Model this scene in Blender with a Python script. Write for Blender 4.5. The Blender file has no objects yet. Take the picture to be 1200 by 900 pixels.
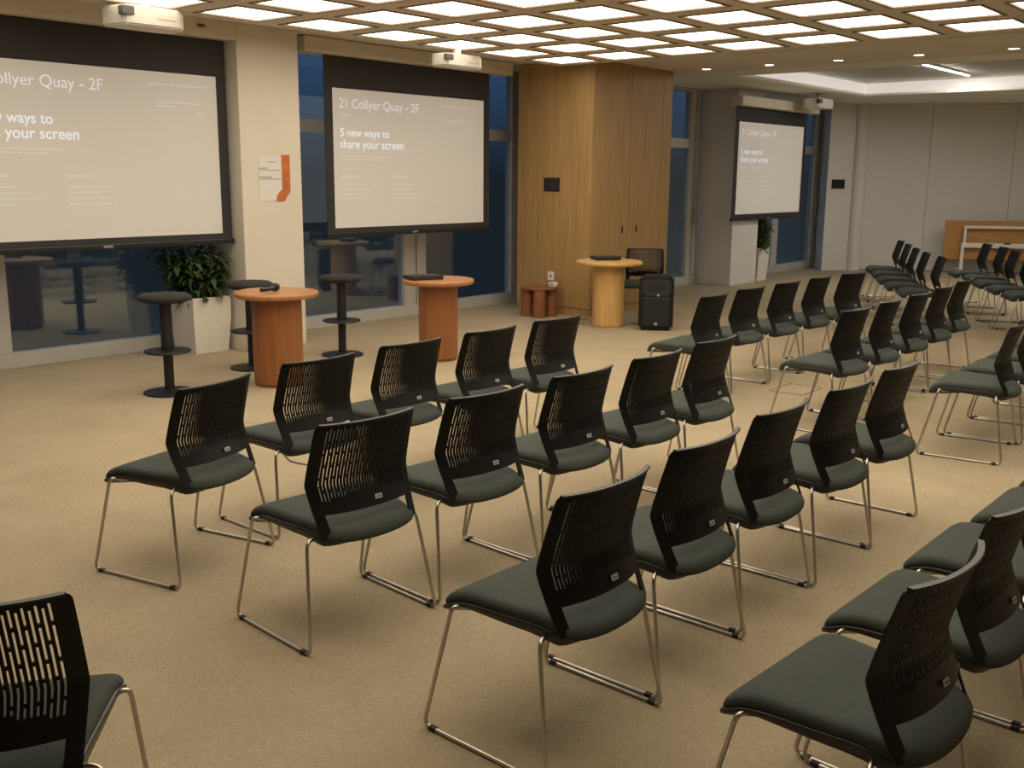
import bpy, bmesh, math, random
from mathutils import Vector, Matrix

random.seed(7)
S = bpy.context.scene
COL = S.collection

# ------------------------------------------------------------------ camera
FPX, YAW, PITCH, ROLL, EYE = 1203.0, 0.8667, 0.2005, 0.0087, 1.632
fwd = Vector((math.sin(YAW)*math.cos(PITCH), math.cos(YAW)*math.cos(PITCH), -math.sin(PITCH)))
rgt = Vector((math.cos(YAW), -math.sin(YAW), 0))
upv = rgt.cross(fwd)
r2 = math.cos(ROLL)*rgt + math.sin(ROLL)*upv
u2 = -math.sin(ROLL)*rgt + math.cos(ROLL)*upv
cd = bpy.data.cameras.new('camera'); cam = bpy.data.objects.new('camera', cd); COL.objects.link(cam)
cam.matrix_world = Matrix(((r2.x, u2.x, -fwd.x, 0), (r2.y, u2.y, -fwd.y, 0), (r2.z, u2.z, -fwd.z, EYE), (0, 0, 0, 1)))
cd.sensor_width = 36; cd.sensor_fit = 'HORIZONTAL'; cd.lens = FPX/1200*36
cd.clip_start = 0.05; cd.clip_end = 200
S.camera = cam

# ------------------------------------------------------------------ world, exposure, light strengths
W = bpy.data.worlds.new('dusk_sky'); S.world = W; W.use_nodes = True
bg = W.node_tree.nodes['Background']; bg.inputs[1].default_value = 1.0
_tc = W.node_tree.nodes.new('ShaderNodeTexCoord'); _sx = W.node_tree.nodes.new('ShaderNodeSeparateXYZ'); _rp = W.node_tree.nodes.new('ShaderNodeValToRGB')
W.node_tree.links.new(_tc.outputs['Generated'], _sx.inputs[0]); W.node_tree.links.new(_sx.outputs[2], _rp.inputs[0]); W.node_tree.links.new(_rp.outputs[0], bg.inputs[0])
_rp.color_ramp.elements[0].position = 0.0; _rp.color_ramp.elements[0].color = (.013, .018, .023, 1)   # city dusk at the horizon
_rp.color_ramp.elements[1].position = 0.13; _rp.color_ramp.elements[1].color = (.040, .086, .170, 1)   # deep blue higher up
S.view_settings.view_transform = 'Standard'; S.view_settings.look = 'None'
S.view_settings.gamma = 1; S.view_settings.use_curve_mapping = False
S.view_settings.exposure = 0.3
PANEL_LIGHT = 3.25      # luminous ceiling panels
COVE_FACE_GLOW = 0.45       # glow of the tray side faces, in place of light falling on them
LINEAR_LIGHT = 125.0
DOWNLIGHT = 8.0
SCREEN_LIGHT = 0.15    # projected picture

# ------------------------------------------------------------------ materials
MATS = {}
def mat(name, col, rough=0.6, metal=0.0, emit=None, estr=0.0, vary=0.0, scale=8.0, stretch=(1, 1, 1), bump=0.0, bscale=200.0, spec=0.5, coat=0.0, col2=None):
    m = bpy.data.materials.new(name); m.use_nodes = True
    nt = m.node_tree; b = nt.nodes['Principled BSDF']
    b.inputs['Base Color'].default_value = (*col, 1); b.inputs['Roughness'].default_value = rough
    b.inputs['Metallic'].default_value = metal; b.inputs['Specular IOR Level'].default_value = spec
    b.inputs['Coat Weight'].default_value = coat
    if emit: b.inputs['Emission Color'].default_value = (*emit, 1); b.inputs['Emission Strength'].default_value = estr
    tc = nt.nodes.new('ShaderNodeTexCoord')
    if vary > 0:
        mp = nt.nodes.new('ShaderNodeMapping'); mp.inputs['Scale'].default_value = stretch
        nz = nt.nodes.new('ShaderNodeTexNoise'); nz.inputs['Scale'].default_value = scale; nz.inputs['Detail'].default_value = 6
        rp = nt.nodes.new('ShaderNodeValToRGB')
        c2 = col2 or tuple(c*(1-vary) for c in col); c3 = tuple(min(1, c*(1+vary)) for c in col)
        rp.color_ramp.elements[0].position = .3; rp.color_ramp.elements[1].position = .7
        rp.color_ramp.elements[0].color = (*c2, 1); rp.color_ramp.elements[1].color = (*c3, 1)
        nt.links.new(tc.outputs['Object'], mp.inputs[0]); nt.links.new(mp.outputs[0], nz.inputs[0])
        nt.links.new(nz.outputs[0], rp.inputs[0]); nt.links.new(rp.outputs[0], b.inputs['Base Color'])
    if bump > 0:
        n2 = nt.nodes.new('ShaderNodeTexNoise'); n2.inputs['Scale'].default_value = bscale; n2.inputs['Detail'].default_value = 3
        bp = nt.nodes.new('ShaderNodeBump'); bp.inputs['Strength'].default_value = bump; bp.inputs['Distance'].default_value = 0.01
        nt.links.new(tc.outputs['Object'], n2.inputs[0]); nt.links.new(n2.outputs[0], bp.inputs['Height']); nt.links.new(bp.outputs[0], b.inputs['Normal'])
    MATS[name] = m
    return m

mat('plaster_white', (.72, .665, .56), .75, vary=.03, scale=2)
mat('plaster_grey', (.66, .645, .60), .8, vary=.03, scale=2)
mat('partition_grey', (.62, .605, .56), .7, vary=.03, scale=1.5)
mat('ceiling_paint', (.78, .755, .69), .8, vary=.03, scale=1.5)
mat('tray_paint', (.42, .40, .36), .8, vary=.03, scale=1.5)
mat('ceiling_raft_shade', (.66, .60, .51), .7, vary=.04, scale=2)  # browner tone puts the raft's shade into the ceiling colour
mat('grid_brown', (.64, .57, .47), .6, vary=.06, scale=4)
mat('frame_brown', (.24, .17, .11), .55, vary=.05, scale=6)
mat('frame_grey', (.47, .46, .42), .45, vary=.04, scale=5)
mat('seam_grey', (.22, .215, .2), .8, vary=.1)
mat('seam_dark', (.05, .05, .05), .8, vary=.1)
mat('oak', (.42, .265, .105), .5, vary=.10, scale=5, stretch=(7, 7, .35), col2=(.34, .205, .078))
mat('oak_light', (.62, .39, .14), .45, vary=.08, scale=5, stretch=(6, 6, .5), col2=(.53, .32, .11))
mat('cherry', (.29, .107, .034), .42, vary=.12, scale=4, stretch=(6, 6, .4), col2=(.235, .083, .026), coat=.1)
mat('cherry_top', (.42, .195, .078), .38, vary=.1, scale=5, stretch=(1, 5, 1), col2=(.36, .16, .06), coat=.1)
mat('terracotta', (.26, .095, .04), .5, vary=.1, scale=5, stretch=(4, 4, .5))
mat('board_wood', (.42, .21, .06), .55, vary=.08, scale=3, stretch=(1, 1, 6))
mat('black_plastic', (.0055, .0050, .0046), .45, bump=.05, bscale=400, vary=.05, spec=.25)
mat('seat_fabric', (.037, .047, .038), .85, vary=.12, scale=60, bump=.15, bscale=900)
mat('shell_plastic', (.020, .0195, .019), .3, vary=.05)
mat('lip_grey', (.018, .0175, .017), .4, vary=.05)
mat('chrome', (.52, .49, .44), .28, metal=1.0, vary=.03)
mat('tag_white', (.46, .46, .45), .5, vary=.05)
mat('tag_print', (.12, .12, .12), .6, vary=.05)
mat('stool_black', (.0095, .0095, .010), .5, vary=.08)
mat('stool_fabric', (.021, .0205, .0195), .9, vary=.1, scale=60)
mat('planter_white', (.74, .70, .62), .45, vary=.02)
mat('soil', (.03, .022, .015), .9, vary=.3, scale=40)
mat('leaf', (.062, .098, .036), .4, vary=.45, scale=9, col2=(.020, .042, .014))
mat('stem', (.06, .05, .025), .8, vary=.2)
mat('screen_black', (.030, .029, .029), .75, vary=.05)
mat('screen_white', (.50, .46, .405), .8, emit=(1.0, .91, .78), estr=SCREEN_LIGHT, vary=.01)
mat('projected_text', (.66, .66, .70), .8, emit=(.93, .96, 1.0), estr=SCREEN_LIGHT*2.0, vary=.01)
mat('projected_bold', (.64, .68, .76), .8, emit=(.84, .93, 1.0), estr=SCREEN_LIGHT*2.2, vary=.01)
mat('projected_faint', (.54, .51, .47), .8, emit=(1, .95, .88), estr=SCREEN_LIGHT*1.3, vary=.01)
mat('housing_beige', (.68, .61, .50), .55, vary=.03)
mat('projector_white', (.66, .63, .56), .45, vary=.03)
mat('projector_dark', (.09, .08, .075), .5, vary=.1)
mat('panel_black', (.015, .016, .017), .35, vary=.05)
mat('speaker_black', (.005, .005, .0055), .6, vary=.08, bump=.1, bscale=300)
mat('speaker_grille', (.006, .0063, .007), .55, metal=.0, vary=.25, scale=180)
mat('horn_grey', (.022, .023, .024), .4, vary=.1)
mat('badge_silver', (.45, .45, .46), .35, metal=.6, vary=.05)
mat('socket_white', (.75, .74, .70), .4, vary=.02)
mat('paper', (.74, .72, .68), .7, vary=.02)
mat('paper_orange', (.52, .15, .035), .6, vary=.2, scale=9)
mat('paper_print', (.30, .28, .27), .7, vary=.1)
mat('metal_white', (.74, .71, .66), .4, vary=.02)
mat('rubber', (.02, .02, .02), .7, vary=.1)
mat('trim_brown', (.20, .16, .105), .7, vary=.1)
mat('cable_dark', (.06, .05, .045), .6, vary=.1)
mat('light_panel', (.9, .85, .75), .6, emit=(1.0, .885, .715), estr=PANEL_LIGHT, vary=.01)
mat('cove_face_glow', (.34, .33, .31), .6, emit=(1.0, .90, .80), estr=COVE_FACE_GLOW, vary=.01)
mat('linear_light', (.9, .9, .85), .6, emit=(1.0, .95, .85), estr=LINEAR_LIGHT, vary=.01)
mat('downlight', (.9, .9, .85), .6, emit=(1.0, .92, .8), estr=DOWNLIGHT, vary=.01)

def carpet():
    m = bpy.data.materials.new('carpet'); m.use_nodes = True; nt = m.node_tree; b = nt.nodes['Principled BSDF']
    b.inputs['Roughness'].default_value = .95; b.inputs['Specular IOR Level'].default_value = .15
    tc = nt.nodes.new('ShaderNodeTexCoord')
    big = nt.nodes.new('ShaderNodeTexNoise'); big.inputs['Scale'].default_value = 1.3; big.inputs['Detail'].default_value = 8; big.inputs['Roughness'].default_value = .7
    fine = nt.nodes.new('ShaderNodeTexNoise'); fine.inputs['Scale'].default_value = 210; fine.inputs['Detail'].default_value = 4
    wv = nt.nodes.new('ShaderNodeTexWave'); wv.inputs['Scale'].default_value = 55; wv.inputs['Distortion'].default_value = 1.5; wv.bands_direction = 'X'; wv.inputs['Detail Scale'].default_value = 6
    r1 = nt.nodes.new('ShaderNodeValToRGB'); r1.color_ramp.elements[0].position = .25; r1.color_ramp.elements[1].position = .75
    r1.color_ramp.elements[0].color = (.375, .303, .195, 1); r1.color_ramp.elements[1].color = (.485, .40, .272, 1)
    mid = nt.nodes.new('ShaderNodeTexNoise'); mid.inputs['Scale'].default_value = 45; mid.inputs['Detail'].default_value = 5; mid.inputs['Roughness'].default_value = .75
    ms = nt.nodes.new('ShaderNodeMix'); ms.data_type = 'RGBA'; ms.blend_type = 'OVERLAY'; ms.inputs[0].default_value = .3
    mx = nt.nodes.new('ShaderNodeMix'); mx.data_type = 'RGBA'; mx.blend_type = 'OVERLAY'; mx.inputs[0].default_value = .7
    mw = nt.nodes.new('ShaderNodeMix'); mw.data_type = 'RGBA'; mw.blend_type = 'MULTIPLY'; mw.inputs[0].default_value = .16
    bp = nt.nodes.new('ShaderNodeBump'); bp.inputs['Strength'].default_value = .35; bp.inputs['Distance'].default_value = .006
    L = nt.links.new
    for n in (big, fine, wv, mid): L(tc.outputs['Object'], n.inputs[0])
    L(big.outputs[0], r1.inputs[0]); L(r1.outputs[0], ms.inputs[6]); L(mid.outputs[0], ms.inputs[7]); L(ms.outputs[2], mx.inputs[6]); L(fine.outputs[0], mx.inputs[7])
    L(mx.outputs[2], mw.inputs[6]); L(wv.outputs[0], mw.inputs[7]); L(mw.outputs[2], b.inputs['Base Color'])
    L(fine.outputs[0], bp.inputs['Height']); L(bp.outputs[0], b.inputs['Normal'])
    MATS['carpet'] = m
carpet()

def glass():
    m = bpy.data.materials.new('window_glass'); m.use_nodes = True; nt = m.node_tree
    for n in list(nt.nodes): nt.nodes.remove(n)
    o = nt.nodes.new('ShaderNodeOutputMaterial'); t = nt.nodes.new('ShaderNodeBsdfTransparent'); g = nt.nodes.new('ShaderNodeBsdfGlossy')
    t.inputs[0].default_value = (.86, .91, .95, 1); g.inputs[0].default_value = (.80, .88, .95, 1); g.inputs['Roughness'].default_value = .03
    f = nt.nodes.new('ShaderNodeMath'); f.operation = 'MULTIPLY_ADD'; f.inputs[1].default_value = .86; f.inputs[2].default_value = .14
    lw = nt.nodes.new('ShaderNodeLayerWeight'); lw.inputs[0].default_value = .5; pw = nt.nodes.new('ShaderNodeMath'); pw.operation = 'POWER'; pw.inputs[1].default_value = 5.0
    nt.links.new(lw.outputs['Facing'], pw.inputs[0]); nt.links.new(pw.outputs[0], f.inputs[0])
    tc = nt.nodes.new('ShaderNodeTexCoord'); nz = nt.nodes.new('ShaderNodeTexNoise'); nz.inputs['Scale'].default_value = 1.2
    bp = nt.nodes.new('ShaderNodeBump'); bp.inputs['Strength'].default_value = .02
    mx = nt.nodes.new('ShaderNodeMixShader'); L = nt.links.new
    L(tc.outputs['Object'], nz.inputs[0]); L(nz.outputs[0], bp.inputs['Height']); L(bp.outputs[0], g.inputs['Normal'])
    L(f.outputs[0], mx.inputs[0]); L(t.outputs[0], mx.inputs[1]); L(g.outputs[0], mx.inputs[2]); L(mx.outputs[0], o.inputs[0])
    MATS['window_glass'] = m
glass()

# ------------------------------------------------------------------ mesh helpers
def mesh_obj(name, bm, m, parent=None, loc=None, rotz=None, smooth=False):
    me = bpy.data.meshes.new(name)
    bmesh.ops.recalc_face_normals(bm, faces=bm.faces[:])
    if smooth:
        for f in bm.faces: f.smooth = True
    bm.to_mesh(me); bm.free()
    me.materials.append(MATS[m])
    o = bpy.data.objects.new(name, me); COL.objects.link(o)
    if parent: o.parent = parent
    if loc is not None: o.location = loc
    if rotz is not None: o.rotation_euler = (0, 0, rotz)
    return o
def share(name, me, parent=None, loc=(0, 0, 0), rotz=0):
    o = bpy.data.objects.new(name, me); COL.objects.link(o); o.parent = parent; o.location = loc; o.rotation_euler = (0, 0, rotz); return o
def empty(name, loc=(0, 0, 0), rotz=0):
    o = bpy.data.objects.new(name, None); COL.objects.link(o); o.location = loc; o.rotation_euler = (0, 0, rotz); o.empty_display_size = .1; return o
def tag(o, label, cat, group=None):
    o['label'] = label; o['category'] = cat
    if group: o['group'] = group
    return o
def struct(o, label=None):
    o['kind'] = 'structure'
    if label: o['label'] = label
    return o
def box(bm, x0, x1, y0, y1, z0, z1, bev=0.0, seg=2):
    r = bmesh.ops.create_cube(bm, size=1)
    vs = r['verts']
    for v in vs:
        v.co = Vector((x0+(v.co.x+.5)*(x1-x0), y0+(v.co.y+.5)*(y1-y0), z0+(v.co.z+.5)*(z1-z0)))
    if bev > 0:
        es = set()
        for v in vs: es.update(v.link_edges)
        bmesh.ops.bevel(bm, geom=list(es), offset=bev, segments=seg, affect='EDGES', profile=.6)
def boxobj(name, x0, x1, y0, y1, z0, z1, m, parent=None, bev=0.0, loc=None, rotz=None):
    bm = bmesh.new(); box(bm, x0, x1, y0, y1, z0, z1, bev); return mesh_obj(name, bm, m, parent, loc, rotz)
def lathe(bm, prof, n=40, cx=0, cy=0):
    rings = []
    for r, z in prof:
        if r < 1e-6: rings.append([bm.verts.new((cx, cy, z))])
        else: rings.append([bm.verts.new((cx+r*math.cos(2*math.pi*i/n), cy+r*math.sin(2*math.pi*i/n), z)) for i in range(n)])
    for a, b in zip(rings, rings[1:]):
        for i in range(n):
            j = (i+1) % n
            if len(a) == 1 and len(b) == 1: continue
            if len(a) == 1: bm.faces.new((a[0], b[i], b[j]))
            elif len(b) == 1: bm.faces.new((a[i], a[j], b[0]))
            else: bm.faces.new((a[i], a[j], b[j], b[i]))
def prism(bm, pts, z0, z1):
    a = [bm.verts.new((x, y, z0)) for x, y in pts]; b = [bm.verts.new((x, y, z1)) for x, y in pts]
    bm.faces.new(a); bm.faces.new(b); n = len(pts)
    for i in range(n): bm.faces.new((a[i], a[(i+1) % n], b[(i+1) % n], b[i]))
def fillet(pts, r=.03, n=5):
    pts = [Vector(p) for p in pts]; out = [pts[0]]
    for a, b, c in zip(pts, pts[1:], pts[2:]):
        d1 = a-b; d2 = c-b; k = min(r, d1.length*.45, d2.length*.45)
        p1 = b+d1.normalized()*k; p2 = b+d2.normalized()*k
        for i in range(n+1):
            t = i/n; out.append((1-t)**2*p1+2*t*(1-t)*b+t*t*p2)
    out.append(pts[-1]); return out
def tube(bm, pts, r, n=8):
    pts = [Vector(p) for p in pts]; rings = []; nrm = None
    for i, p in enumerate(pts):
        t = (pts[min(i+1, len(pts)-1)]-pts[max(i-1, 0)]).normalized()
        if nrm is None:
            nrm = t.orthogonal().normalized()
        else:
            nrm = (nrm-t*nrm.dot(t)).normalized()
        b = t.cross(nrm)
        rings.append([bm.verts.new(p+r*(math.cos(2*math.pi*k/n)*nrm+math.sin(2*math.pi*k/n)*b)) for k in range(n)])
    for a, b in zip(rings, rings[1:]):
        for k in range(n): bm.faces.new((a[k], a[(k+1) % n], b[(k+1) % n], b[k]))
    bm.faces.new(rings[0]); bm.faces.new(rings[-1])

# ================================================================== SETTING
ZC = 2.92
# floor
bm = bmesh.new(); box(bm, -3.0, 26, -4.0, 9.4, -.12, 0); struct(mesh_obj('floor', bm, 'carpet'), 'beige flecked carpet floor')
# walls out of view that close the room
struct(boxobj('wall_left', -3.1, -3.0, -4, 8.75, 0, 3.2, 'plaster_white'))
struct(boxobj('wall_back', -3.0, 26, -4.1, -4.0, 0, 3.2, 'plaster_white'))
# column between the first two screens
o = struct(boxobj('wall_column', 5.6, 6.27, 7.97, 8.82, 0, ZC, 'plaster_white', bev=.004), 'cream plastered column between the two big screens')
# soffit above the first window bay
struct(boxobj('wall_soffit', -3.0, 5.598, 7.975, 8.82, 2.775, ZC, 'plaster_white'), 'cream soffit over the left window bay')
# far column beside the small screen
struct(boxobj('wall_pillar', 14.1, 14.92, 7.63, 8.32, 0, ZC, 'plaster_grey', bev=.004), 'grey square pillar behind the far screen')
# return wall and right-hand partition (turned 30 degrees)
bm = bmesh.new(); prism(bm, [(17.72, 7.77), (18.24, 7.50), (19.2, 8.4), (18.62, 8.4)], 0, ZC)
struct(mesh_obj('wall_return', bm, 'plaster_grey'), 'grey return wall with black control panel')
bm = bmesh.new(); lathe(bm, [(.115, 0), (.115, ZC)], 24)
struct(mesh_obj('wall_corner_post', bm, 'plaster_grey', loc=(18.29, 7.43, 0), smooth=True), 'round pale post in the far corner')
WD = Vector((.5, -.8660254, 0)); WN = Vector((.8660254, .5, 0))
W0 = Vector((18.35, 7.40, 0)); RA = math.atan2(WD.y, WD.x)
rw = struct(boxobj('wall_right', -.3, 9.8, .06, .16, 0, ZC, 'seam_grey', loc=W0, rotz=RA), 'grey folding partition wall on the right')
# local x runs along the wall, local +y points out of the room
bm = bmesh.new(); box(bm, 0, 1.374, 0, .055, .012, ZC-.004, .003); pm = mesh_obj('partition_panel', bm, 'partition_grey', rw, (-.255, 0, 0)); 
for i in range(1, 7): share('partition_panel', pm.data, rw, (-.255+1.38*i, 0, 0))
o = boxobj('latch', .0, .02, -.012, 0, .97, 1.05, 'panel_black', rw, loc=(-.07, 0, 0))
struct(boxobj('wall_far', 23.2, 23.3, -4, -.9, 0, 3.2, 'plaster_grey'))
# timber-clad core
core = struct(boxobj('wall_timber_core', 9.75, 11.38, 7.11, 8.18, 0, ZC, 'seam_dark'), 'oak veneered core wall between window bays')
boxobj('veneer_panel', 9.73, 9.752, 7.105, 8.2, .09, ZC-.004, 'oak', core, .003)
boxobj('veneer_panel', 9.73, 10.497, 7.09, 7.112, .09, ZC-.004, 'oak', core, .003)
boxobj('veneer_panel', 10.503, 11.195, 7.09, 7.112, .09, ZC-.004, 'oak', core, .003)
boxobj('veneer_panel', 11.2, 11.40, 7.09, 7.112, .09, ZC-.004, 'oak', core, .003)
boxobj('veneer_panel', 11.378, 11.40, 7.113, 8.2, .09, ZC-.004, 'oak', core, .003)
boxobj('skirting', 9.736, 9.752, 7.105, 8.2, 0, .084, 'oak', core)
boxobj('skirting', 9.736, 11.394, 7.097, 7.112, 0, .084, 'oak', core)
for x in (10.37, 10.67): boxobj('flush_latch', x-.012, x+.012, 7.083, 7.091, .96, 1.045, 'panel_black', core, .003)

# windows ------------------------------------------------------------
def window(n, X0, X1, Y, mull, label, ztop=ZC, trans=True):
    w = empty('window_%d' % n, ((X0+X1)/2, Y, 0)); struct(w, label)
    def part(name, a, b, y0, y1, z0, z1, m, bev=.004):
        return boxobj(name, a-(X0+X1)/2, b-(X0+X1)/2, y0, y1, z0, z1, m, w, bev)
    part('bottom_rail', X0, X1, -.05, .05, 0, .13, 'frame_grey'); part('head_rail', X0, X1, -.05, .05, ztop-.05, ztop, 'frame_grey')
    edges = [X0]+[e for ab in mull for e in ab]+[X1]
    for a, b in mull:
        if b-a > .25:
            c = (a+b)/2+.02
            part('mullion', a, c-.012, -.055, .055, .13, ztop-.05, 'frame_grey'); part('mullion_gasket', c-.012, c+.006, -.035, .045, .13, ztop-.05, 'seam_dark', 0)
            part('mullion', c+.006, b, -.06, .055, .13, ztop-.05, 'frame_grey')
        else: part('mullion', a, b, -.055, .055, .13, ztop-.05, 'frame_grey')
    for i in range(0, len(edges), 2):
        a, b = edges[i], edges[i+1]
        if b-a < .1: continue
        if trans:
            part('transom', a, b, -.04, .04, 2.05, 2.19, 'frame_grey')
            part('pane', a, b, -.006, .006, .13, 2.05, 'window_glass', 0); part('pane', a, b, -.006, .006, 2.19, ztop-.05, 'window_glass', 0)
        else: part('pane', a, b, -.006, .006, .13, ztop-.05, 'window_glass', 0)
    return w
window(1, -3.0, 5.6, 8.75, [(-1.2, -1.05), (1.35, 1.5), (3.58, 3.76)], 'dark blue window behind the left screen')
window(2, 6.27, 12.0, 8.75, [(8.29, 8.64), (10.20, 10.40)], 'dark blue window between column and oak wall')
w3 = window(3, 12.0, 14.1, 8.25, [(13.72, 13.98)], 'narrow dark window between oak wall and grey pillar')
w4 = window(4, 14.92, 18.75, 8.25, [(15.2, 15.35), (16.55, 16.78), (18.12, 18.4)], 'far window beside the small screen')
struct(boxobj('wall_jog', 11.95, 12.05, 8.31, 8.69, 0, ZC, 'plaster_grey'))
for (w, xc, x) in ((w3, 13.05, 13.86), (w4, 16.835, 18.2)):
    boxobj('door_handle', x-xc-.015, x-xc+.015, -.10, -.055, .95, 1.2, 'chrome', w, .008)

# ceiling -------------------------------------------------------------
ZR = 2.85; KR = (ZR-EYE)/1.298          # luminous raft hangs a little below the flat ceiling
PXC = [(9.71-.862*i)*KR for i in range(10)]
PYC = [(7.50-.765*j)*KR for j in range(10)]
XR, YR = 10.21*KR, 7.96*KR; XL = PXC[-1]-.43*KR; YL = PYC[-1]-.38*KR
struct(boxobj('ceiling', -3.1, 10.22, -4.1, 8.85, ZC, 3.02, 'ceiling_raft_shade'), 'flat ceiling above the luminous raft, browned to carry its shade')
cg = boxobj('ceiling_raft', XL-.2, XR, YL-.2, YR, ZR+.035, ZR+.08, 'grid_brown'); struct(cg, 'suspended ceiling raft of luminous panels in a brown grid')
def beam(x0, x1, y0, y1): return boxobj('grid_beam', x0, x1, y0, y1, ZR, ZR+.036, 'grid_brown', cg, .004)
HX, HY = .310*KR, .289*KR
beam(PXC[0]+HX, XR, YL-.2, YR); beam(XL-.2, PXC[0]+HX, PYC[0]+HY, YR)
for i in range(9): beam(PXC[i+1]+HX, PXC[i]-HX, YL-.2, PYC[0]+HY)
beam(XL-.2, PXC[9]-HX, YL-.2, PYC[0]+HY)
for i, x in enumerate(PXC):
    for j in range(9): beam(x-HX, x+HX, PYC[j+1]+HY, PYC[j]-HY)
    beam(x-HX, x+HX, YL-.2, PYC[9]-HY)
px_, py_ = .304*KR, .283*KR
bm = bmesh.new(); box(bm, -px_, px_, -py_, py_, .006, .03); pl = None
bf = bmesh.new()
fw = .024
for a in ((-px_-fw, px_+fw, py_-.004, py_+fw), (-px_-fw, px_+fw, -py_-fw, -py_+.004), (-px_-fw, -px_+.004, -py_+.004, py_-.004), (px_-.004, px_+fw, -py_+.004, py_-.004)): box(bf, a[0], a[1], a[2], a[3], -.007, .008, .002, 1)
for i, x in enumerate(PXC):
    for j, y in enumerate(PYC):
        if pl is None:
            pl = mesh_obj('light_panel', bm, 'light_panel', cg, (x, y, ZR)); fr = mesh_obj('panel_frame', bf, 'frame_brown', pl)
        else:
            p = share('light_panel', pl.data, cg, (x, y, ZR)); share('panel_frame', fr.data, p)
st = struct(boxobj('ceiling_strip', 10.22, 11.75, -4.1, 8.85, ZC-.012, 3.02, 'ceiling_raft_shade'), 'ceiling strip with a row of downlights, browned to carry raft shade')
boxobj('shadow_gap', 9.8, 11.38, 7.05, 7.075, ZC-.0135, ZC-.0115, 'seam_dark', st)
TX0, TX1, TY0, TY1, TZ = 12.44, 16.60, -1.0, 6.76, 3.16
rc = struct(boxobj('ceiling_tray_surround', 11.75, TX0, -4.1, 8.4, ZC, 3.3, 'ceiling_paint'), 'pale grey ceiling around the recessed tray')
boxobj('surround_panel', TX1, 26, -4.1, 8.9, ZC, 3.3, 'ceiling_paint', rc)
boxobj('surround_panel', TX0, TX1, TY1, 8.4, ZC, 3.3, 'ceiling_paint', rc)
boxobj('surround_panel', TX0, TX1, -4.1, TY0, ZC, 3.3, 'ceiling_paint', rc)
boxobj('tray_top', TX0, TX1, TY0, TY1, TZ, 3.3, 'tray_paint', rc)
cl = struct(boxobj('ceiling_cove_face_glow', TX0+.002, TX1-.002, TY1-.03, TY1-.004, ZC+.012, ZC+.19, 'cove_face_glow'), 'white side faces of the ceiling tray, made to glow as if lit')  # tray side faces emit by themselves, standing in for hidden cove lighting
boxobj('glow_face', TX0+.004, TX0+.03, TY0, TY1-.03, ZC+.012, ZC+.19, 'cove_face_glow', cl); boxobj('glow_face', TX0+.03, TX1-.03, TY0+.004, TY0+.03, ZC+.012, ZC+.19, 'cove_face_glow', cl)
boxobj('glow_face', TX1-.03, TX1-.004, TY0, TY1-.03, ZC+.012, ZC+.19, 'cove_face_glow', cl)
boxobj('cove_lip', TX0+.002, TX1-.03, TY1-.06, TY1-.031, ZC, ZC+.03, 'ceiling_paint', cl)
boxobj('cove_lip', TX1-.06, TX1-.031, TY0, TY1-.06, ZC, ZC+.03, 'ceiling_paint', cl)

# ================================================================== CHAIRS
def hw_back(z):
    if z < .579: t = (z-.40)/.179; return .209+.017*max(0, t)
    t = (z-.579)/.221; return .226-.010*t
def y_back(z):
    if z < .579: return -.109-.066*((.579-z)/.165)**1.25
    return -.109-.062*((z-.579)/.221)**1.15

def make_back():
    bm = bmesh.new()
    NS = 30; UI = .83
    us = [-1, -.97, -.90, -UI]
    for k in range(NS):
        a = -UI+(2*UI)*(k+.30)/NS; b = -UI+(2*UI)*(k+.70)/NS
        us += [a, b]
    us += [UI, .90, .97, 1]
    zs = [.400, .42, .44, .46, .468, .476, .495, .512]
    NR = 30
    for i in range(1, NR+1): zs.append(.512+(.786-.512)*i/NR)
    zs += [.791, .796, .8]
    cut = {}
    def P(u, z):
        h = hw_back(z)
        if z > .78: h -= .012*(1-math.sqrt(max(0, 1-((z-.78)/.02)**2)))
        x = u*h
        y = y_back(z)-.046*(1-abs(u)**2.3)
        return (x, y, z)
    V = [[bm.verts.new(P(u, z)) for u in us] for z in zs]
    for r in range(len(zs)-1):
        for c in range(len(us)-1):
            um = (us[c]+us[c+1])/2
            if r < 5 and abs(um) < UI: continue
            slot = (abs(um) < UI) and c >= 4 and (c-4) % 2 == 0 and (c-4)//2 < NS
            if slot and 7 <= r < 7+NR:
                rr = r-7; k = (c-4)//2
                lo = int(3.5*(1-um*um))
                if rr >= lo:
                    ph = (rr+(5 if k % 2 else 0)) % 10
                    if ph < 9: continue
            bm.faces.new((V[r][c], V[r][c+1], V[r+1][c+1], V[r+1][c]))
    for v in [v for v in bm.verts if not v.link_faces]: bm.verts.remove(v)
    bmesh.ops.recalc_face_normals(bm, faces=bm.faces[:])
    bmesh.ops.solidify(bm, geom=bm.faces[:], thickness=.0055)
    return bm

def seat_outline(n=56, grow=0.0):
    # front half-width .25, rear half-width .195, convex rear edge
    pts = []
    hwf, hwr, yf, yr = .250+grow, .196+grow, .236+grow, -.172+max(0, grow)*7
    def add(*p): pts.append(p)
    cr = .026
    for i in range(7):                                   # front-right corner
        a = math.pi/2*i/6; add(hwf-.006-cr+cr*math.sin(a), yf-cr+cr*math.cos(a))
    for i in range(1, 9): t = i/9; add((hwf-.006)*(1-t)+hwr*t, (yf-cr)*(1-t)+yr*t)
    for i in range(0, 13):                               # rear bow
        a = math.pi*i/12; add(hwr*math.cos(a)**1 if abs(math.cos(a)) > 1e-9 else 0, yr-.062*math.sin(a)**.8)
    for i in range(8, 0, -1): t = i/9; add(-((hwf-.006)*(1-t)+hwr*t), (yf-cr)*(1-t)+yr*t)
    for i in range(6, -1, -1):
        a = math.pi/2*i/6; add(-(hwf-.006-cr+cr*math.sin(a)), yf-cr+cr*math.cos(a))
    return pts
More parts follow.
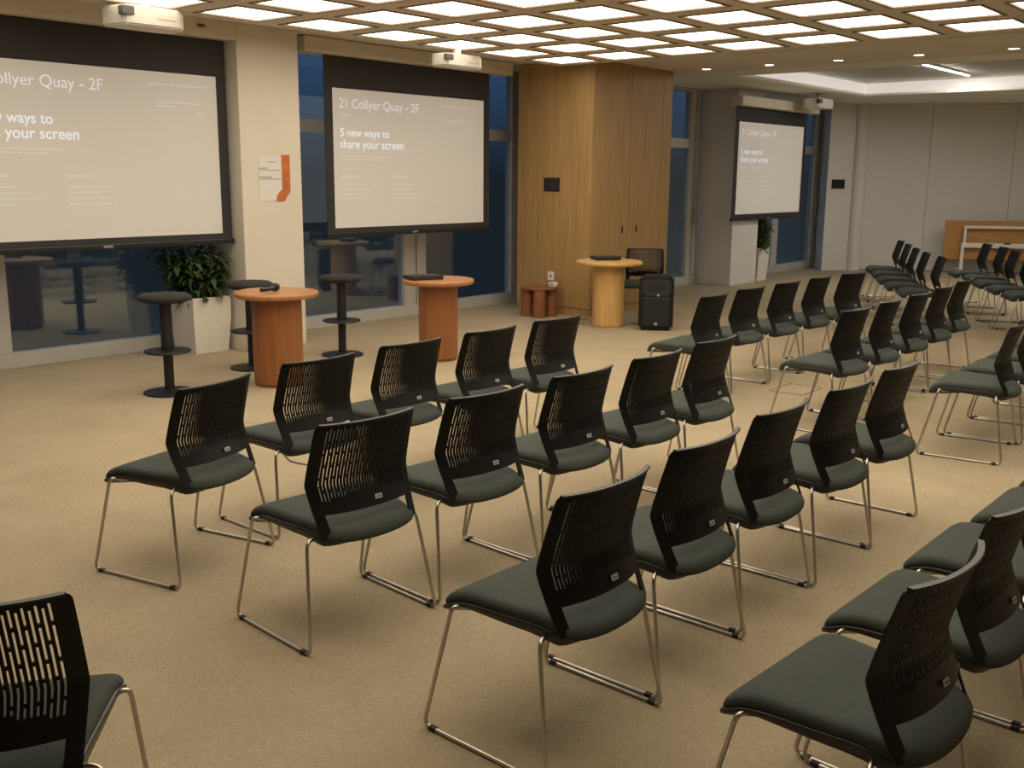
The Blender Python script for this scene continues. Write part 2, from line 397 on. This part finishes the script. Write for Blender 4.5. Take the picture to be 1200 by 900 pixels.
def seat_z(x, y):
    z = .452-.010*math.exp(-((y+.03)/.12)**2)*(1-(x/.26)**2)
    if y > .13: z -= .034*((y-.13)/.106)**2.2
    if y < -.06: z -= .040*((-.06-y)/.17)**1.7
    return z
def make_pad():
    bm = bmesh.new(); ol = seat_outline()
    rings = []
    spec = [(.25, 0), (.55, 0), (.8, 0), (.9, -.002), (.955, -.006), (.985, -.013), (1.0, -.022), (.995, -.031), (.975, -.037), (.9, -.038)]
    c = bm.verts.new((0, 0, seat_z(0, 0)))
    for s, dz in spec:
        rings.append([bm.verts.new((x*s, y*s, seat_z(x*s, y*s)+dz)) for x, y in ol])
    n = len(ol)
    for i in range(n): bm.faces.new((c, rings[0][i], rings[0][(i+1) % n]))
    for a, b in zip(rings, rings[1:]):
        for i in range(n): bm.faces.new((a[i], a[(i+1) % n], b[(i+1) % n], b[i]))
    bm.faces.new(rings[-1])
    return bm
def make_shell():
    bm = bmesh.new(); ol = seat_outline(grow=.004)
    rings = []
    spec = [(.90, -.034), (1.0, -.034), (1.006, -.038), (1.0, -.046), (.93, -.052), (.6, -.056)]
    for s, dz in spec: rings.append([bm.verts.new((x*s, y*s, seat_z(x*.985, y*.985)+dz-(.026*min(1, max(0, (.17-y)/.33))*(abs(x)/.23)**2 if dz < -.04 and s > .9 else 0))) for x, y in ol])
    n = len(ol)
    for a, b in zip(rings, rings[1:]):
        for i in range(n): bm.faces.new((a[i], a[(i+1) % n], b[(i+1) % n], b[i]))
    bm.faces.new(rings[-1]); bm.faces.new(rings[0])
    return bm
def make_leg(s):
    bm = bmesh.new()
    p = fillet([(s*.02, .150, .384), (s*.20, .158, .384), (s*.262, .174, .412), (s*.287, .272, .0072), (s*.287, -.205, .0072), (s*.243, -.137, .392), (s*.15, -.112, .384), (s*.02, -.105, .386)], .034, 5)
    tube(bm, p, .0066, 8); return bm

def make_lip():
    bm = bmesh.new(); prev = None; n = 28
    for i in range(n+1):
        u = -.94+1.88*i/n; z = .8; x = u*hw_back(z); y = y_back(z)-.046*(1-abs(u)**2.3); d = (.006+.006*abs(u))*min(1, (1-abs(u))/.12+.25)
        ring = [bm.verts.new(p) for p in ((x, y-.006, z-.004), (x, y-.005, z+.002), (x, y+d, z+.003), (x, y+d+.002, z-.004))]
        if prev:
            for k in range(4): bm.faces.new((prev[k], prev[(k+1) % 4], ring[(k+1) % 4], ring[k]))
        else: bm.faces.new(ring)
        prev = ring
    bm.faces.new(prev)
    return bm
CH = {}
def build_chair():
    CH['back'] = mesh_obj('backrest', make_back(), 'black_plastic').data
    CH['lip'] = mesh_obj('top_lip', make_lip(), 'lip_grey').data
    CH['pad'] = mesh_obj('seat_pad', make_pad(), 'seat_fabric', smooth=True).data
    CH['shell'] = mesh_obj('seat_shell', make_shell(), 'shell_plastic', smooth=True).data
    CH['legl'] = mesh_obj('sled_leg', make_leg(-1), 'chrome', smooth=True).data
    CH['legr'] = mesh_obj('sled_leg', make_leg(1), 'chrome', smooth=True).data
    bm = bmesh.new(); box(bm, -.0085, .0085, -.013, .013, 0, .0155, .003); CH['glide'] = mesh_obj('glide', bm, 'rubber').data
    bm = bmesh.new(); box(bm, -.016, .016, -.003, .0, -.0085, .0085, .002); CH['tag'] = mesh_obj('label_tag', bm, 'tag_white').data
    bm = bmesh.new(); box(bm, -.010, .010, -.0036, -.003, -.0025, .0025); CH['print'] = mesh_obj('print', bm, 'tag_print').data
    for o in [o for o in COL.objects if o.parent is None and o.name.split('.')[0] in ('backrest', 'top_lip', 'seat_pad', 'seat_shell', 'sled_leg', 'glide', 'label_tag', 'print')]:
        bpy.data.objects.remove(o)
build_chair()
def chair(x, y, th, label, group):
    c = empty('stacking_chair', (x, y, 0), th); tag(c, label, 'chair', group)
    b = share('backrest', CH['back'], c); share('top_lip', CH['lip'], b)
    share('seat_pad', CH['pad'], c); share('seat_shell', CH['shell'], c)
    share('sled_leg', CH['legl'], c); share('sled_leg', CH['legr'], c)
    for sx in (-1, 1):
        for gy in (-.165, .232): share('glide', CH['glide'], c, (sx*.287, gy, 0))
    zt = .506
    t = share('label_tag', CH['tag'], b, (.035, y_back(zt)-.046-.0048, zt)); t.rotation_euler = (math.radians(-18), 0, 0)
    share('print', CH['print'], t)
    t['label'] = 'small white tag on the chair back'
    return c

LG, MG, RG = 'chairs of the near seating block', 'chairs of the middle seating block', 'chairs of the far angled seating block'
ordw = ['leftmost', 'second from left', 'third from left', 'fourth from left', 'rightmost']
def row(poses, label, group, words=ordw):
    for (x, y, th), w in zip(poses, words): chair(x, y, th, label % w, group)
row([(2.305, 3.746, .236), (2.977, 3.861, -.005), (3.598, 3.895, -.015), (4.205, 3.895, .005), (4.826, 3.905, -.05)],
    'black slotted-back chair, %s in the near block row facing the orange tables', LG)
row([(2.351, 2.823, -.071), (2.954, 2.797, -.055), (3.554, 2.778, -.03), (4.153, 2.778, -.014), (4.757, 2.805, .01)],
    'black slotted-back chair, %s in the second row of the near block', LG)
row([(2.275, 1.753, -.012), (2.876, 1.780, .002), (3.485, 1.812, .0), (4.084, 1.796, -.01), (4.678, 1.803, -.008)],
    'black slotted-back chair, %s in the third row of the near block', LG)
row([(2.270, .827, -.05), (2.868, .840, -.02), (3.466, .838, 0), (4.062, .81, 0), (4.658, .80, 0)],
    'dark green padded chair, %s in the nearest row at the lower right corner', LG)
chair(.836, 2.198, -.63, 'black slotted chair alone and cut off in the lower left corner', LG)
row([(6.565, 3.842, .05), (7.215, 3.880, -.02), (7.825, 3.87, -.016), (8.435, 3.864, .0), (9.045, 3.81, -.12)],
    'black chair, %s in the middle block row nearest the loudspeaker', MG)
row([(6.524, 2.765, -.03), (7.14, 2.778, .04), (7.754, 2.788, .015), (8.40, 2.82, .02), (9.075, 2.88, .04)],
    'black chair, %s in the second row of the middle block', MG)
row([(6.491, 1.796, .12), (7.10, 1.815, .05), (7.72, 1.83, .03), (8.33, 1.86, .03)],
    'black chair by the right edge, %s in the third row of the middle block', MG, ['nearest', 'second', 'third', 'farthest'])
row([(14.07, 5.25, .49), (13.40, 4.91, .47), (12.68, 4.56, .46), (12.02, 4.21, .46), (11.45, 3.85, .47)],
    'small distant black chair, %s in the angled row before the grey partition', RG, ['farthest', 'second farthest', 'middle one', 'second nearest', 'nearest'])
row([(14.24, 4.18, .50), (13.70, 3.83, .49), (13.05, 3.52, .48), (12.5, 3.2, .48), (11.95, 2.88, .48)],
    'small distant black chair, %s in the angled row before the folded table', RG, ['farthest', 'second farthest', 'middle one', 'second nearest', 'nearest'])
chair(10.14, 6.60, 2.14, 'black chair standing behind the pale oak round table', 'chairs at the side')

# ================================================================== PROJECTION SCREENS
def text_mesh(name, body, m, parent, x, y, z, width, bold=0.0):
    cu = bpy.data.curves.new(name, 'FONT'); cu.body = body; cu.size = 1; cu.offset = bold; cu.extrude = 0
    o = bpy.data.objects.new(name, cu); COL.objects.link(o)
    dg = bpy.context.evaluated_depsgraph_get(); ev = o.evaluated_get(dg)
    me = bpy.data.meshes.new_from_object(ev); bpy.data.objects.remove(o)
    xs = [v.co.x for v in me.vertices]; x0, x1 = min(xs), max(xs); k = width/(x1-x0)
    for v in me.vertices: v.co = Vector((x+(v.co.x-x0)*k, y, z+v.co.y*k*1.0))
    me.materials.clear(); me.materials.append(MATS[m])
    t = bpy.data.objects.new(name, me); COL.objects.link(t); t.parent = parent; t['kind'] = 'stuff'
    return t
def screen(x, Y, label, z0=1.09, z1=2.47, ztop=2.80, housing=None, hw=2.24, dx=0.0):
    r = empty('projection_screen', (x, Y, 0)); tag(r, label, 'screen', 'pull-down projection screens')
    Wd = hw
    boxobj('black_border', -.10, 0, -.004, .004, z0-.055, ztop, 'screen_black', r); boxobj('black_border', Wd, Wd+.10, -.004, .004, z0-.055, ztop, 'screen_black', r)
    boxobj('black_drop', 0, Wd, -.004, .004, z1, ztop, 'screen_black', r); boxobj('black_border', 0, Wd, -.004, .004, z0-.055, z0, 'screen_black', r)
    v = boxobj('viewing_surface', 0, Wd, -.0045, .0045, z0, z1, 'screen_white', r)
    wb = boxobj('weight_bar', -.115, Wd+.115, -.022, .022, z0-.095, z0-.05, 'panel_black', r, .008)
    boxobj('maker_badge', Wd/2-.05, Wd/2+.03, -.0235, -.021, z0-.08, z0-.062, 'badge_silver', wb)
    yt = -.0055
    text_mesh('heading_text', '21 Collyer Quay - 2F', 'projected_text', v, .085+dx, yt, z1-.185, 1.11)
    text_mesh('slogan_text', '5 new ways to', 'projected_bold', v, .09+dx, yt, z1-.465, .67, .012)
    text_mesh('slogan_text', 'share your screen', 'projected_bold', v, .085+dx, yt, z1-.58, .88, .012)
    bm = bmesh.new()
    def ln(a, b, z, h=.012):
        q = a
        rnd = random.Random(int(a*1000+z*777))
        while q < b:
            w = min(b-q, rnd.uniform(.03, .08)); box(bm, q, q+w, yt-.0005, yt, z-h/2, z+h/2); q += w+.012
    ln(.11, .22, z1-.255, .022); ln(.09, .80, z1-.66); ln(.09, .68, z1-.69)
    ln(.09, .33, z1-.865, .022); ln(.80, 1.02, z1-.865, .022)
    for i in range(4): ln(.09, .40+.1*((i*37) % 3), z1-.95-.045*i, .010); ln(.80, 1.22-.07*((i*53) % 3), z1-.95-.045*i, .010)
    ln(1.56, 2.12, z1-.10, .018); ln(1.62, 2.05, z1-.245, .016); ln(1.62, 1.80, z1-.275, .014); ln(2.0, 2.06, z1-.325, .014)
    mesh_obj('small_print', bm, 'projected_faint', v)['kind'] = 'stuff'
    if housing:
        a, b, y0, y1, h0, h1 = housing
        hb = bmesh.new(); box(hb, a, b, y0, y1, h0, h1, .02, 3); h = mesh_obj('housing', hb, 'housing_beige', r)
        boxobj('end_cap', b-.012, b+.012, y0-.004, y1+.004, h0-.004, h1-.002, 'projector_white', h, .012); boxobj('end_cap', a-.012, a+.012, y0-.004, y1+.004, h0-.004, h1-.002, 'projector_white', h, .012)
    return r
screen(3.253, 8.12, 'large projection screen at the left edge with white Collyer Quay heading', z0=1.095, z1=2.462, ztop=2.774, hw=2.218, dx=-.04)
screen(6.86, 8.2, 'projection screen hanging between cream column and oak wall', housing=(-.42, 2.60, -.13, .14, 2.775, 2.917))
screen(14.02, 7.56, 'small far projection screen in front of the grey pillar', z0=1.085, z1=2.44, ztop=2.66, housing=(-.18, 2.42, -.14, .045, 2.655, 2.80), hw=2.17)

def projector(x, y, z, w, d, h, label, rz=0, top=ZC):
    r = empty('projector', (x, y, z), rz); tag(r, label, 'projector', 'ceiling projectors')
    bm = bmesh.new(); prism(bm, [(-w/2, d*.30), (-w*.42, -d*.42), (-w*.30, -d/2), (w*.34, -d/2), (w/2, -d*.25), (w/2, d*.42), (w*.42, d/2), (-w*.42, d/2)], -h*.5, h*.5)
    bmesh.ops.bevel(bm, geom=bm.edges[:], offset=.012, segments=2, affect='EDGES')
    b = mesh_obj('body', bm, 'projector_white', r)
    boxobj('lens_recess', -w*.47, -w*.30, -d*.50, -d*.30, -h*.05, h*.42, 'projector_dark', r, .008)
    boxobj('vent', w*.02, w*.30, -d/2-.004, -d/2+.01, -h*.1, h*.22, 'housing_beige', b, .003)
    boxobj('ceiling_bracket', -.03, .03, -.02, .04, h*.5-.004, top-z-.001, 'housing_beige', r, .004)
    return r
projector(4.33, 7.30, 2.749, .56, .32, .14, 'white projector under the ceiling above the left screen', top=ZR)
projector(7.72, 7.30, 2.732, .58, .23, .12, 'white projector in front of the middle screen housing', top=ZR)
p3 = projector(15.72, 7.12, 2.765, .62, .30, .14, 'white projector hanging by the far screen')

# ================================================================== FURNITURE
def round_table(x, y, h, rt, rp, mtop, mped, label):
    r = empty('round_table', (x, y, 0)); tag(r, label, 'table', 'round pedestal tables')
    t = .045
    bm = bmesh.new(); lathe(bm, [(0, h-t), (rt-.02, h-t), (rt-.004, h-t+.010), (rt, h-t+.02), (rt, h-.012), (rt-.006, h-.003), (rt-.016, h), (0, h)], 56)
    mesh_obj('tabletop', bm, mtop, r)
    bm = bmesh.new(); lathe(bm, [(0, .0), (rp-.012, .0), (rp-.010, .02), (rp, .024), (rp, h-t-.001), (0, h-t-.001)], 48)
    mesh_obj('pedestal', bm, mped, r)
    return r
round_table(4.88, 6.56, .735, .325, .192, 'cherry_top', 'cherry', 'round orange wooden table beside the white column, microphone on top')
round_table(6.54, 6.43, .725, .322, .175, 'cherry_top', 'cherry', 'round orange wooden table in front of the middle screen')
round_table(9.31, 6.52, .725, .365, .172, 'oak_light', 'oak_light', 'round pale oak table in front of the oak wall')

def stool(x, y, h, label, rs=.195):
    r = empty('bar_stool', (x, y, 0)); tag(r, label, 'stool', 'black pedestal stools')
    bm = bmesh.new(); lathe(bm, [(0, 0), (.185, 0), (.19, .006), (.188, .014), (.07, .020), (.05, .03), (0, .03)], 44); mesh_obj('base', bm, 'stool_black', r)
    bm = bmesh.new(); lathe(bm, [(0, .025), (.036, .025), (.036, .33), (.044, .335), (.044, h-.06), (0, h-.06)], 28); mesh_obj('column', bm, 'stool_black', r)
    bm = bmesh.new(); lathe(bm, [(.055, .318), (.165, .312), (.172, .318), (.168, .328), (.055, .334)], 44); mesh_obj('foot_disc', bm, 'stool_black', r)
    bm = bmesh.new(); lathe(bm, [(0, h-.065), (rs-.045, h-.065), (rs-.006, h-.05), (rs, h-.036), (rs-.004, h-.02), (rs-.03, h-.006), (rs-.09, h), (0, h+.002)], 44); mesh_obj('seat_cushion', bm, 'stool_fabric', r, smooth=True)
stool(4.11, 6.88, .755, 'black round bar stool left of the white planter')
stool(5.14, 7.27, .745, 'black round bar stool half hidden behind the orange table by the column')
stool(6.08, 7.21, .74, 'black round bar stool between the two orange tables')

def planter(x, y, s, h, label, lim=(-9, 9, -9, 9, 9), leafseed=1, nst=14, hh=.62, spread=.36):
    r = empty('potted_plant', (x, y, 0)); tag(r, label, 'plant', 'white planters with green plants')
    bm = bmesh.new()
    b = s*.43; t = s*.5; w = .02
    def ring(k, z): return [bm.verts.new((k*a, k*c, z)) for a, c in ((-1, -1), (1, -1), (1, 1), (-1, 1))]
    R = [ring(b, 0), ring(t*.985, h*.6), ring(t, h), ring(t-w, h), ring(t-w-.01, h-.06)]
    bm.faces.new(R[0]); bm.faces.new(R[-1])
    for p, q in zip(R, R[1:]):
        for i in range(4): bm.faces.new((p[i], p[(i+1) % 4], q[(i+1) % 4], q[i]))
    mesh_obj('planter', bm, 'planter_white', r)
    boxobj('soil', -t+w+.012, t-w-.012, -t+w+.012, t-w-.012, h-.075, h-.045, 'soil', r)
    rnd = random.Random(leafseed); leaves = bmesh.new()
    for i in range(nst):
        a = rnd.uniform(0, 6.283); q = rnd.uniform(.0, .12)
        p0 = Vector((q*math.cos(a), q*math.sin(a), h-.05)); L = hh*rnd.uniform(.6, 1.0); a2 = a+rnd.uniform(-.5, .5); sp = spread*rnd.uniform(.1, .8)
        pts = [p0+Vector((sp*math.cos(a2)*(k/5)**1.5, sp*math.sin(a2)*(k/5)**1.5, L*(k/5))) for k in range(6)]
        for q_ in pts: q_.x = min(max(q_.x, lim[0]+.03), lim[1]-.05); q_.y = min(max(q_.y, (lim[2] if q_.z > .9 else -.25)+.03), lim[3]-.03)
        bs = bmesh.new(); tube(bs, pts, .006, 5); mesh_obj('stem', bs, 'stem', r)
        for k in range(90):
            u = rnd.uniform(.08, 1.0)*5; f = int(min(u, 4.999)); p = pts[f].lerp(pts[f+1], u-f)
            az = rnd.uniform(0, 6.283); el = rnd.uniform(-.5, .55); ln = rnd.uniform(.08, .17); wd = ln*rnd.uniform(.24, .38)
            d = Vector((math.cos(az)*math.cos(el), math.sin(az)*math.cos(el), math.sin(el)))
            sd = d.cross(Vector((0, 0, 1))).normalized()*wd*.5; nn = sd.cross(d).normalized()
            p = p+d*rnd.uniform(0, .10)
            mid = p+d*ln*.45+nn*ln*.05; tip = p+d*ln-Vector((0, 0, ln*.22))
            if any(c.x < lim[0] or c.x > lim[1] or (c.y < lim[2] and c.z > .92) or c.y < -.34 or c.y > lim[3] or c.z > lim[4] for c in (p, mid+sd, mid-sd, tip)): continue
            v = [leaves.verts.new(c) for c in (p, mid+sd, tip, mid-sd, mid-nn*.008)]
            leaves.faces.new((v[0], v[1], v[4])); leaves.faces.new((v[1], v[2], v[4])); leaves.faces.new((v[2], v[3], v[4])); leaves.faces.new((v[3], v[0], v[4]))
    # keep foliage clear of wall and window behind
    f = mesh_obj('foliage', leaves, 'leaf', r); f['kind'] = 'stuff'
    return r
planter(5.36, 8.37, .40, .515, 'bushy green plant in white square planter beside the cream column', lim=(-.55, .205, -.145, .32, 1.3), leafseed=4, nst=22, hh=.62, spread=.38)
planter(15.24, 7.84, .36, .53, 'green plant in white planter behind the far grey pillar', lim=(-.2, .5, -.19, .28, 1.4), leafseed=9, nst=14, hh=.60, spread=.20)

# clover side table
r = empty('side_table', (9.43, 7.60, 0)); tag(r, 'low reddish side table on clustered round legs against oak wall', 'side table')
bm = bmesh.new(); lathe(bm, [(0, .322), (.215, .322), (.222, .328), (.222, .342), (.214, .348), (0, .348)], 44); mesh_obj('tabletop', bm, 'terracotta', r)
for k in range(4):
    a = YAW*-1+math.pi/2+k*math.pi/2+math.pi
    bm = bmesh.new(); lathe(bm, [(0, 0), (.074, 0), (.075, .322), (0, .322)], 28); mesh_obj('leg', bm, 'terracotta', r, (.142*math.cos(a), .142*math.sin(a), 0), smooth=False)
# socket and adapter
r = empty('wall_socket', (9.728, 7.66, .45)); tag(r, 'white square wall socket on the oak wall above the low side table', 'socket')
boxobj('plate', -.012, 0, -.045, .045, -.052, .052, 'socket_white', r, .004); boxobj('plug_hole', -.0135, -.0115, -.012, .010, -.014, .012, 'panel_black', r)
r = empty('power_adapter', (9.57, 7.50, .348)); tag(r, 'small white adapter lying on the low reddish side table', 'adapter')
boxobj('body', -.035, .035, -.05, .05, .001, .05, 'socket_white', r, .010); boxobj('stripe', -.0362, -.034, -.02, .02, .018, .03, 'cable_dark', r)

# loudspeaker
SA = math.atan2(-.55, -.84)+math.pi/2
r = empty('loudspeaker', (9.50, 6.02, 0), SA); tag(r, 'black portable loudspeaker standing on the floor beside the pale oak table', 'speaker')
bm = bmesh.new(); prism(bm, [(-.192, -.13), (-.16, -.165), (.16, -.165), (.192, -.13), (.135, .165), (-.135, .165)], .012, .588)
bmesh.ops.bevel(bm, geom=[e for e in bm.edges], offset=.03, segments=4, affect='EDGES'); mesh_obj('cabinet', bm, 'speaker_black', r, smooth=False)
g = boxobj('grille', -.150, .150, -.174, -.150, .045, .365, 'speaker_grille', r, .016)
hb = bmesh.new(); prism(hb, [(-.145, .40), (-.10, .385), (0, .375), (.10, .385), (.145, .40), (.150, .53), (.12, .55), (-.12, .55), (-.150, .53)], .150, .172)
for v in hb.verts: v.co = Vector((v.co.x, -v.co.z, v.co.y))
hn = mesh_obj('horn', hb, 'horn_grey', r)
hb = bmesh.new(); prism(hb, [(-.10, .44), (-.03, .42), (.03, .42), (.10, .44), (.105, .515), (-.105, .515)], .165, .1735)
for v in hb.verts: v.co = Vector((v.co.x, -v.co.z, v.co.y))
mesh_obj('horn_throat', hb, 'panel_black', hn)
bm = bmesh.new(); lathe(bm, [(0, 0), (.013, 0), (.013, .008), (0, .010)], 20); o = mesh_obj('power_light', bm, 'badge_silver', r, (.02, -.168, .385)); o.rotation_euler = (math.pi/2, 0, 0)
boxobj('badge', -.018, .018, -.182, -.177, .062, .092, 'badge_silver', g, .003)
boxobj('carry_handle', -.07, .07, -.01, .05, .580, .592, 'rubber', r, .005)
for sx in (-.12, .12):
    for sy in (-.11, .11):
        bm = bmesh.new(); lathe(bm, [(0, 0), (.018, 0), (.015, .016), (0, .016)], 14); mesh_obj('foot', bm, 'rubber', r, (sx, sy, 0))

# things on the tables
r = empty('microphone', (4.79, 6.53, .736), -.15); tag(r, 'black handheld microphone lying on the orange table by the column', 'microphone')
def lay(prof, n, name, m, parent, ang, loc):
    bm = bmesh.new(); lathe(bm, prof, n); o = mesh_obj(name, bm, m, parent, loc, smooth=True); o.rotation_euler = (0, math.pi/2, ang); return o
lay([(0, -.10), (.016, -.10), (.018, .04), (.024, .06), (0, .06)], 18, 'handle', 'panel_black', r, .5, (0, 0, .026))
lay([(0, .055), (.022, .06), (.031, .085), (.028, .11), (.014, .125), (0, .127)], 18, 'grille_head', 'speaker_grille', r, .5, (0, 0, .030))
r = empty('laptop', (6.42, 6.50, .727), -.35); tag(r, 'closed black laptop on the orange table before the middle screen', 'laptop')
boxobj('base', -.15, .15, -.11, .11, .001, .022, 'panel_black', r, .006); boxobj('lid', -.15, .15, -.11, .11, .024, .034, 'stool_black', r, .004); boxobj('hinge', -.1, .1, .108, .114, .012, .03, 'rubber', r)
r = empty('control_box', (9.35, 6.60, .727), -.6); tag(r, 'flat black control box lying on the pale oak table', 'box')
boxobj('case', -.15, .15, -.09, .09, .001, .042, 'panel_black', r, .008); boxobj('front_plate', -.14, .14, -.094, -.089, .008, .034, 'stool_black', r, .003)
r = empty('paper_slip', (9.19, 6.68, .726), .2); tag(r, 'small white slip of paper beside the black box on the oak table', 'paper')
boxobj('sheet', -.05, .05, -.035, .035, 0.0005, .0025, 'paper', r); boxobj('print_line', -.04, .03, -.01, .0, .0025, .003, 'paper_print', r)

# control panels
r = empty('wall_tablet', (9.728, 7.67, 1.53)); tag(r, 'square black control panel on the oak wall', 'control panel', 'black wall panels')
boxobj('back_plate', -.010, 0, -.115, .115, -.08, .08, 'stool_black', r, .004); boxobj('display', -.014, -.009, -.105, .105, -.072, .072, 'panel_black', r, .004)
pa = math.atan2(7.50-7.77, 18.24-17.72)
r = empty('wall_tablet', (17.93, 7.657, 1.53), pa); tag(r, 'black control panel on the grey return wall near the far corner', 'control panel', 'black wall panels')
boxobj('back_plate', -.14, .14, -.012, 0, -.08, .08, 'stool_black', r, .004); boxobj('display', -.13, .13, -.016, -.011, -.072, .072, 'panel_black', r, .004)
# poster
r = empty('poster', (5.78, 7.968, 1.38)); tag(r, 'white paper notice with an orange pipe shape on the cream column', 'poster')
bm = bmesh.new(); prism(bm, [(.0, .0), (.18, .0), (.27, .0), (.27, .36), (.27, .41), (.0, .41)], 0, .003)
for v in bm.verts: v.co = Vector((v.co.x, -v.co.z, v.co.y))
mesh_obj('sheet', bm, 'paper', r)
pts = [(.26, .42), (.35, .42), (.35, .10), (.345, .08), (.30, .03), (.285, .0), (.19, .0), (.19, .03), (.205, .06), (.23, .085), (.26, .105)]
bm = bmesh.new(); prism(bm, pts, .0, .008)
for v in bm.verts: v.co = Vector((v.co.x, -v.co.z, v.co.y))
mesh_obj('orange_pipe', bm, 'paper_orange', r)
bm = bmesh.new()
for (a, b, z, h) in ((.10, .20, .35, .008), (.01, .10, .29, .012), (.01, .24, .275, .008), (.01, .15, .21, .012), (.01, .25, .195, .008)):
    q = a
    while q < b: box(bm, q, min(b, q+.022), -.0042, -.0032, z, z+h); q += .028
mesh_obj('printed_lines', bm, 'paper_print', r)['kind'] = 'stuff'

# ceiling fixtures
for i, y in enumerate((6.58, 5.76, 4.93, 4.05, 3.12)):
    r = empty('downlight', (11.32, y, ZC-.012)); tag(r, 'small round ceiling downlight, %s of the row from the oak wall' % ['first', 'second', 'third', 'fourth', 'fifth'][i], 'downlight', 'small downlights in the brown ceiling strip')
    bm = bmesh.new(); lathe(bm, [(.050, -.001), (.062, -.006), (.066, 0), (.050, 0)], 24); mesh_obj('trim_ring', bm, 'ceiling_paint', r)
    bm = bmesh.new(); lathe(bm, [(0, -.003), (.050, -.003), (.050, -.0005), (0, -.0005)], 24); mesh_obj('lens', bm, 'downlight', r)
for yy, lb in ((5.09, 'thin glowing linear light on the tray ceiling near the far corner'), (2.5, 'added middle linear light outside the right edge, brightening the tray side'), (0.1, 'added nearest linear light outside the right edge, brightening the tray side')):  # last two are added out of view to brighten the right side
    r = empty('linear_light', (15.3, yy, TZ)); tag(r, lb, 'ceiling light', 'linear lights of the tray ceiling')
    boxobj('housing', -1.02, 1.02, -.026, .026, -.03, -.001, 'tray_paint', r); boxobj('diffuser', -1.0, 1.0, -.022, .022, -.034, -.03, 'linear_light', r)
r = empty('smoke_sensor', (5.25, 7.965, 2.86)); tag(r, 'tiny dark sensor on the cream soffit beside the column', 'sensor')
boxobj('housing', -.035, .035, -.008, 0, -.012, .012, 'projector_dark', r, .003); boxobj('lens', -.008, .008, -.011, -.007, -.006, .006, 'panel_black', r)

# folded table in front of the partition: local x along the wall, y towards the wall
r = empty('folded_table', W0+WD*1.40-WN*.42, RA); tag(r, 'folded table with upright wooden top and white metal frame by the partition', 'table')
boxobj('tabletop', 0, 2.6, 0, .03, .26, .93, 'board_wood', r, .004)
boxobj('top_rail', .32, 2.4, -.10, -.06, .80, .845, 'metal_white', r, .006); boxobj('lower_rail', .26, 2.4, -.11, -.05, .47, .55, 'metal_white', r, .006)
for x in (.26, 2.36):
    bm = bmesh.new(); box(bm, x, x+.055, -.115, -.05, .06, .56, .006); mesh_obj('leg', bm, 'metal_white', r)
    bm = bmesh.new(); box(bm, x+.03, x+.075, -.10, -.06, .55, .845, .006); mesh_obj('upper_post', bm, 'metal_white', r)
    bm = bmesh.new(); box(bm, x-.005, x+.06, -.36, .24, .055, .095, .008); mesh_obj('foot_bar', bm, 'metal_white', r)
    for yy in (-.33, .21):
        bm = bmesh.new(); lathe(bm, [(0, -.014), (.024, -.014), (.0275, -.008), (.0275, .008), (.024, .014), (0, .014)], 18); o = mesh_obj('castor', bm, 'rubber', r, (x+.027, yy, .0275)); o.rotation_euler = (0, math.pi/2, 0)
boxobj('locking_knob', .95, 1.06, -.125, -.105, .535, .565, 'panel_black', r, .006)

# floor boxes and cables
def floor_box(x, y, sx, sy, label):
    r = empty('floor_box', (x, y, 0)); tag(r, label, 'floor box', 'flush floor boxes')
    bm = bmesh.new()
    for a in ((-sx, sx, -sy, -sy+.012), (-sx, sx, sy-.012, sy), (-sx, -sx+.012, -sy+.012, sy-.012), (sx-.012, sx, -sy+.012, sy-.012)): box(bm, a[0], a[1], a[2], a[3], .0005, .003)
    mesh_obj('trim_frame', bm, 'trim_brown', r); boxobj('lid', -sx+.013, sx-.013, -sy+.013, sy-.013, .0004, .0018, 'carpet', r)
floor_box(7.48, 3.42, .19, .14, 'flush carpeted floor box in the aisle before the middle block')
floor_box(10.87, 3.55, .05, .03, 'tiny dark floor box beyond the middle block')
def cable(pts, label):
    bm = bmesh.new(); tube(bm, fillet([(x, y, .005) for x, y in pts], .15, 6), .0035, 6); tag(mesh_obj('cable', bm, 'cable_dark'), label, 'cable', 'loose cables on the carpet')
cable([(9.62, 7.02), (9.45, 7.1), (9.3, 6.95), (9.2, 6.75)], 'thin dark cable on carpet left of the pale oak table')
cable([(9.78, 6.18), (9.93, 6.24), (9.80, 6.36), (9.64, 6.30), (9.66, 6.45)], 'looped dark cable on carpet behind the loudspeaker')
cable([(3.62, 4.86), (3.52, 4.66), (3.56, 4.50), (3.75, 4.43), (3.86, 4.50)], 'thin cable on carpet before the second near-row chair')
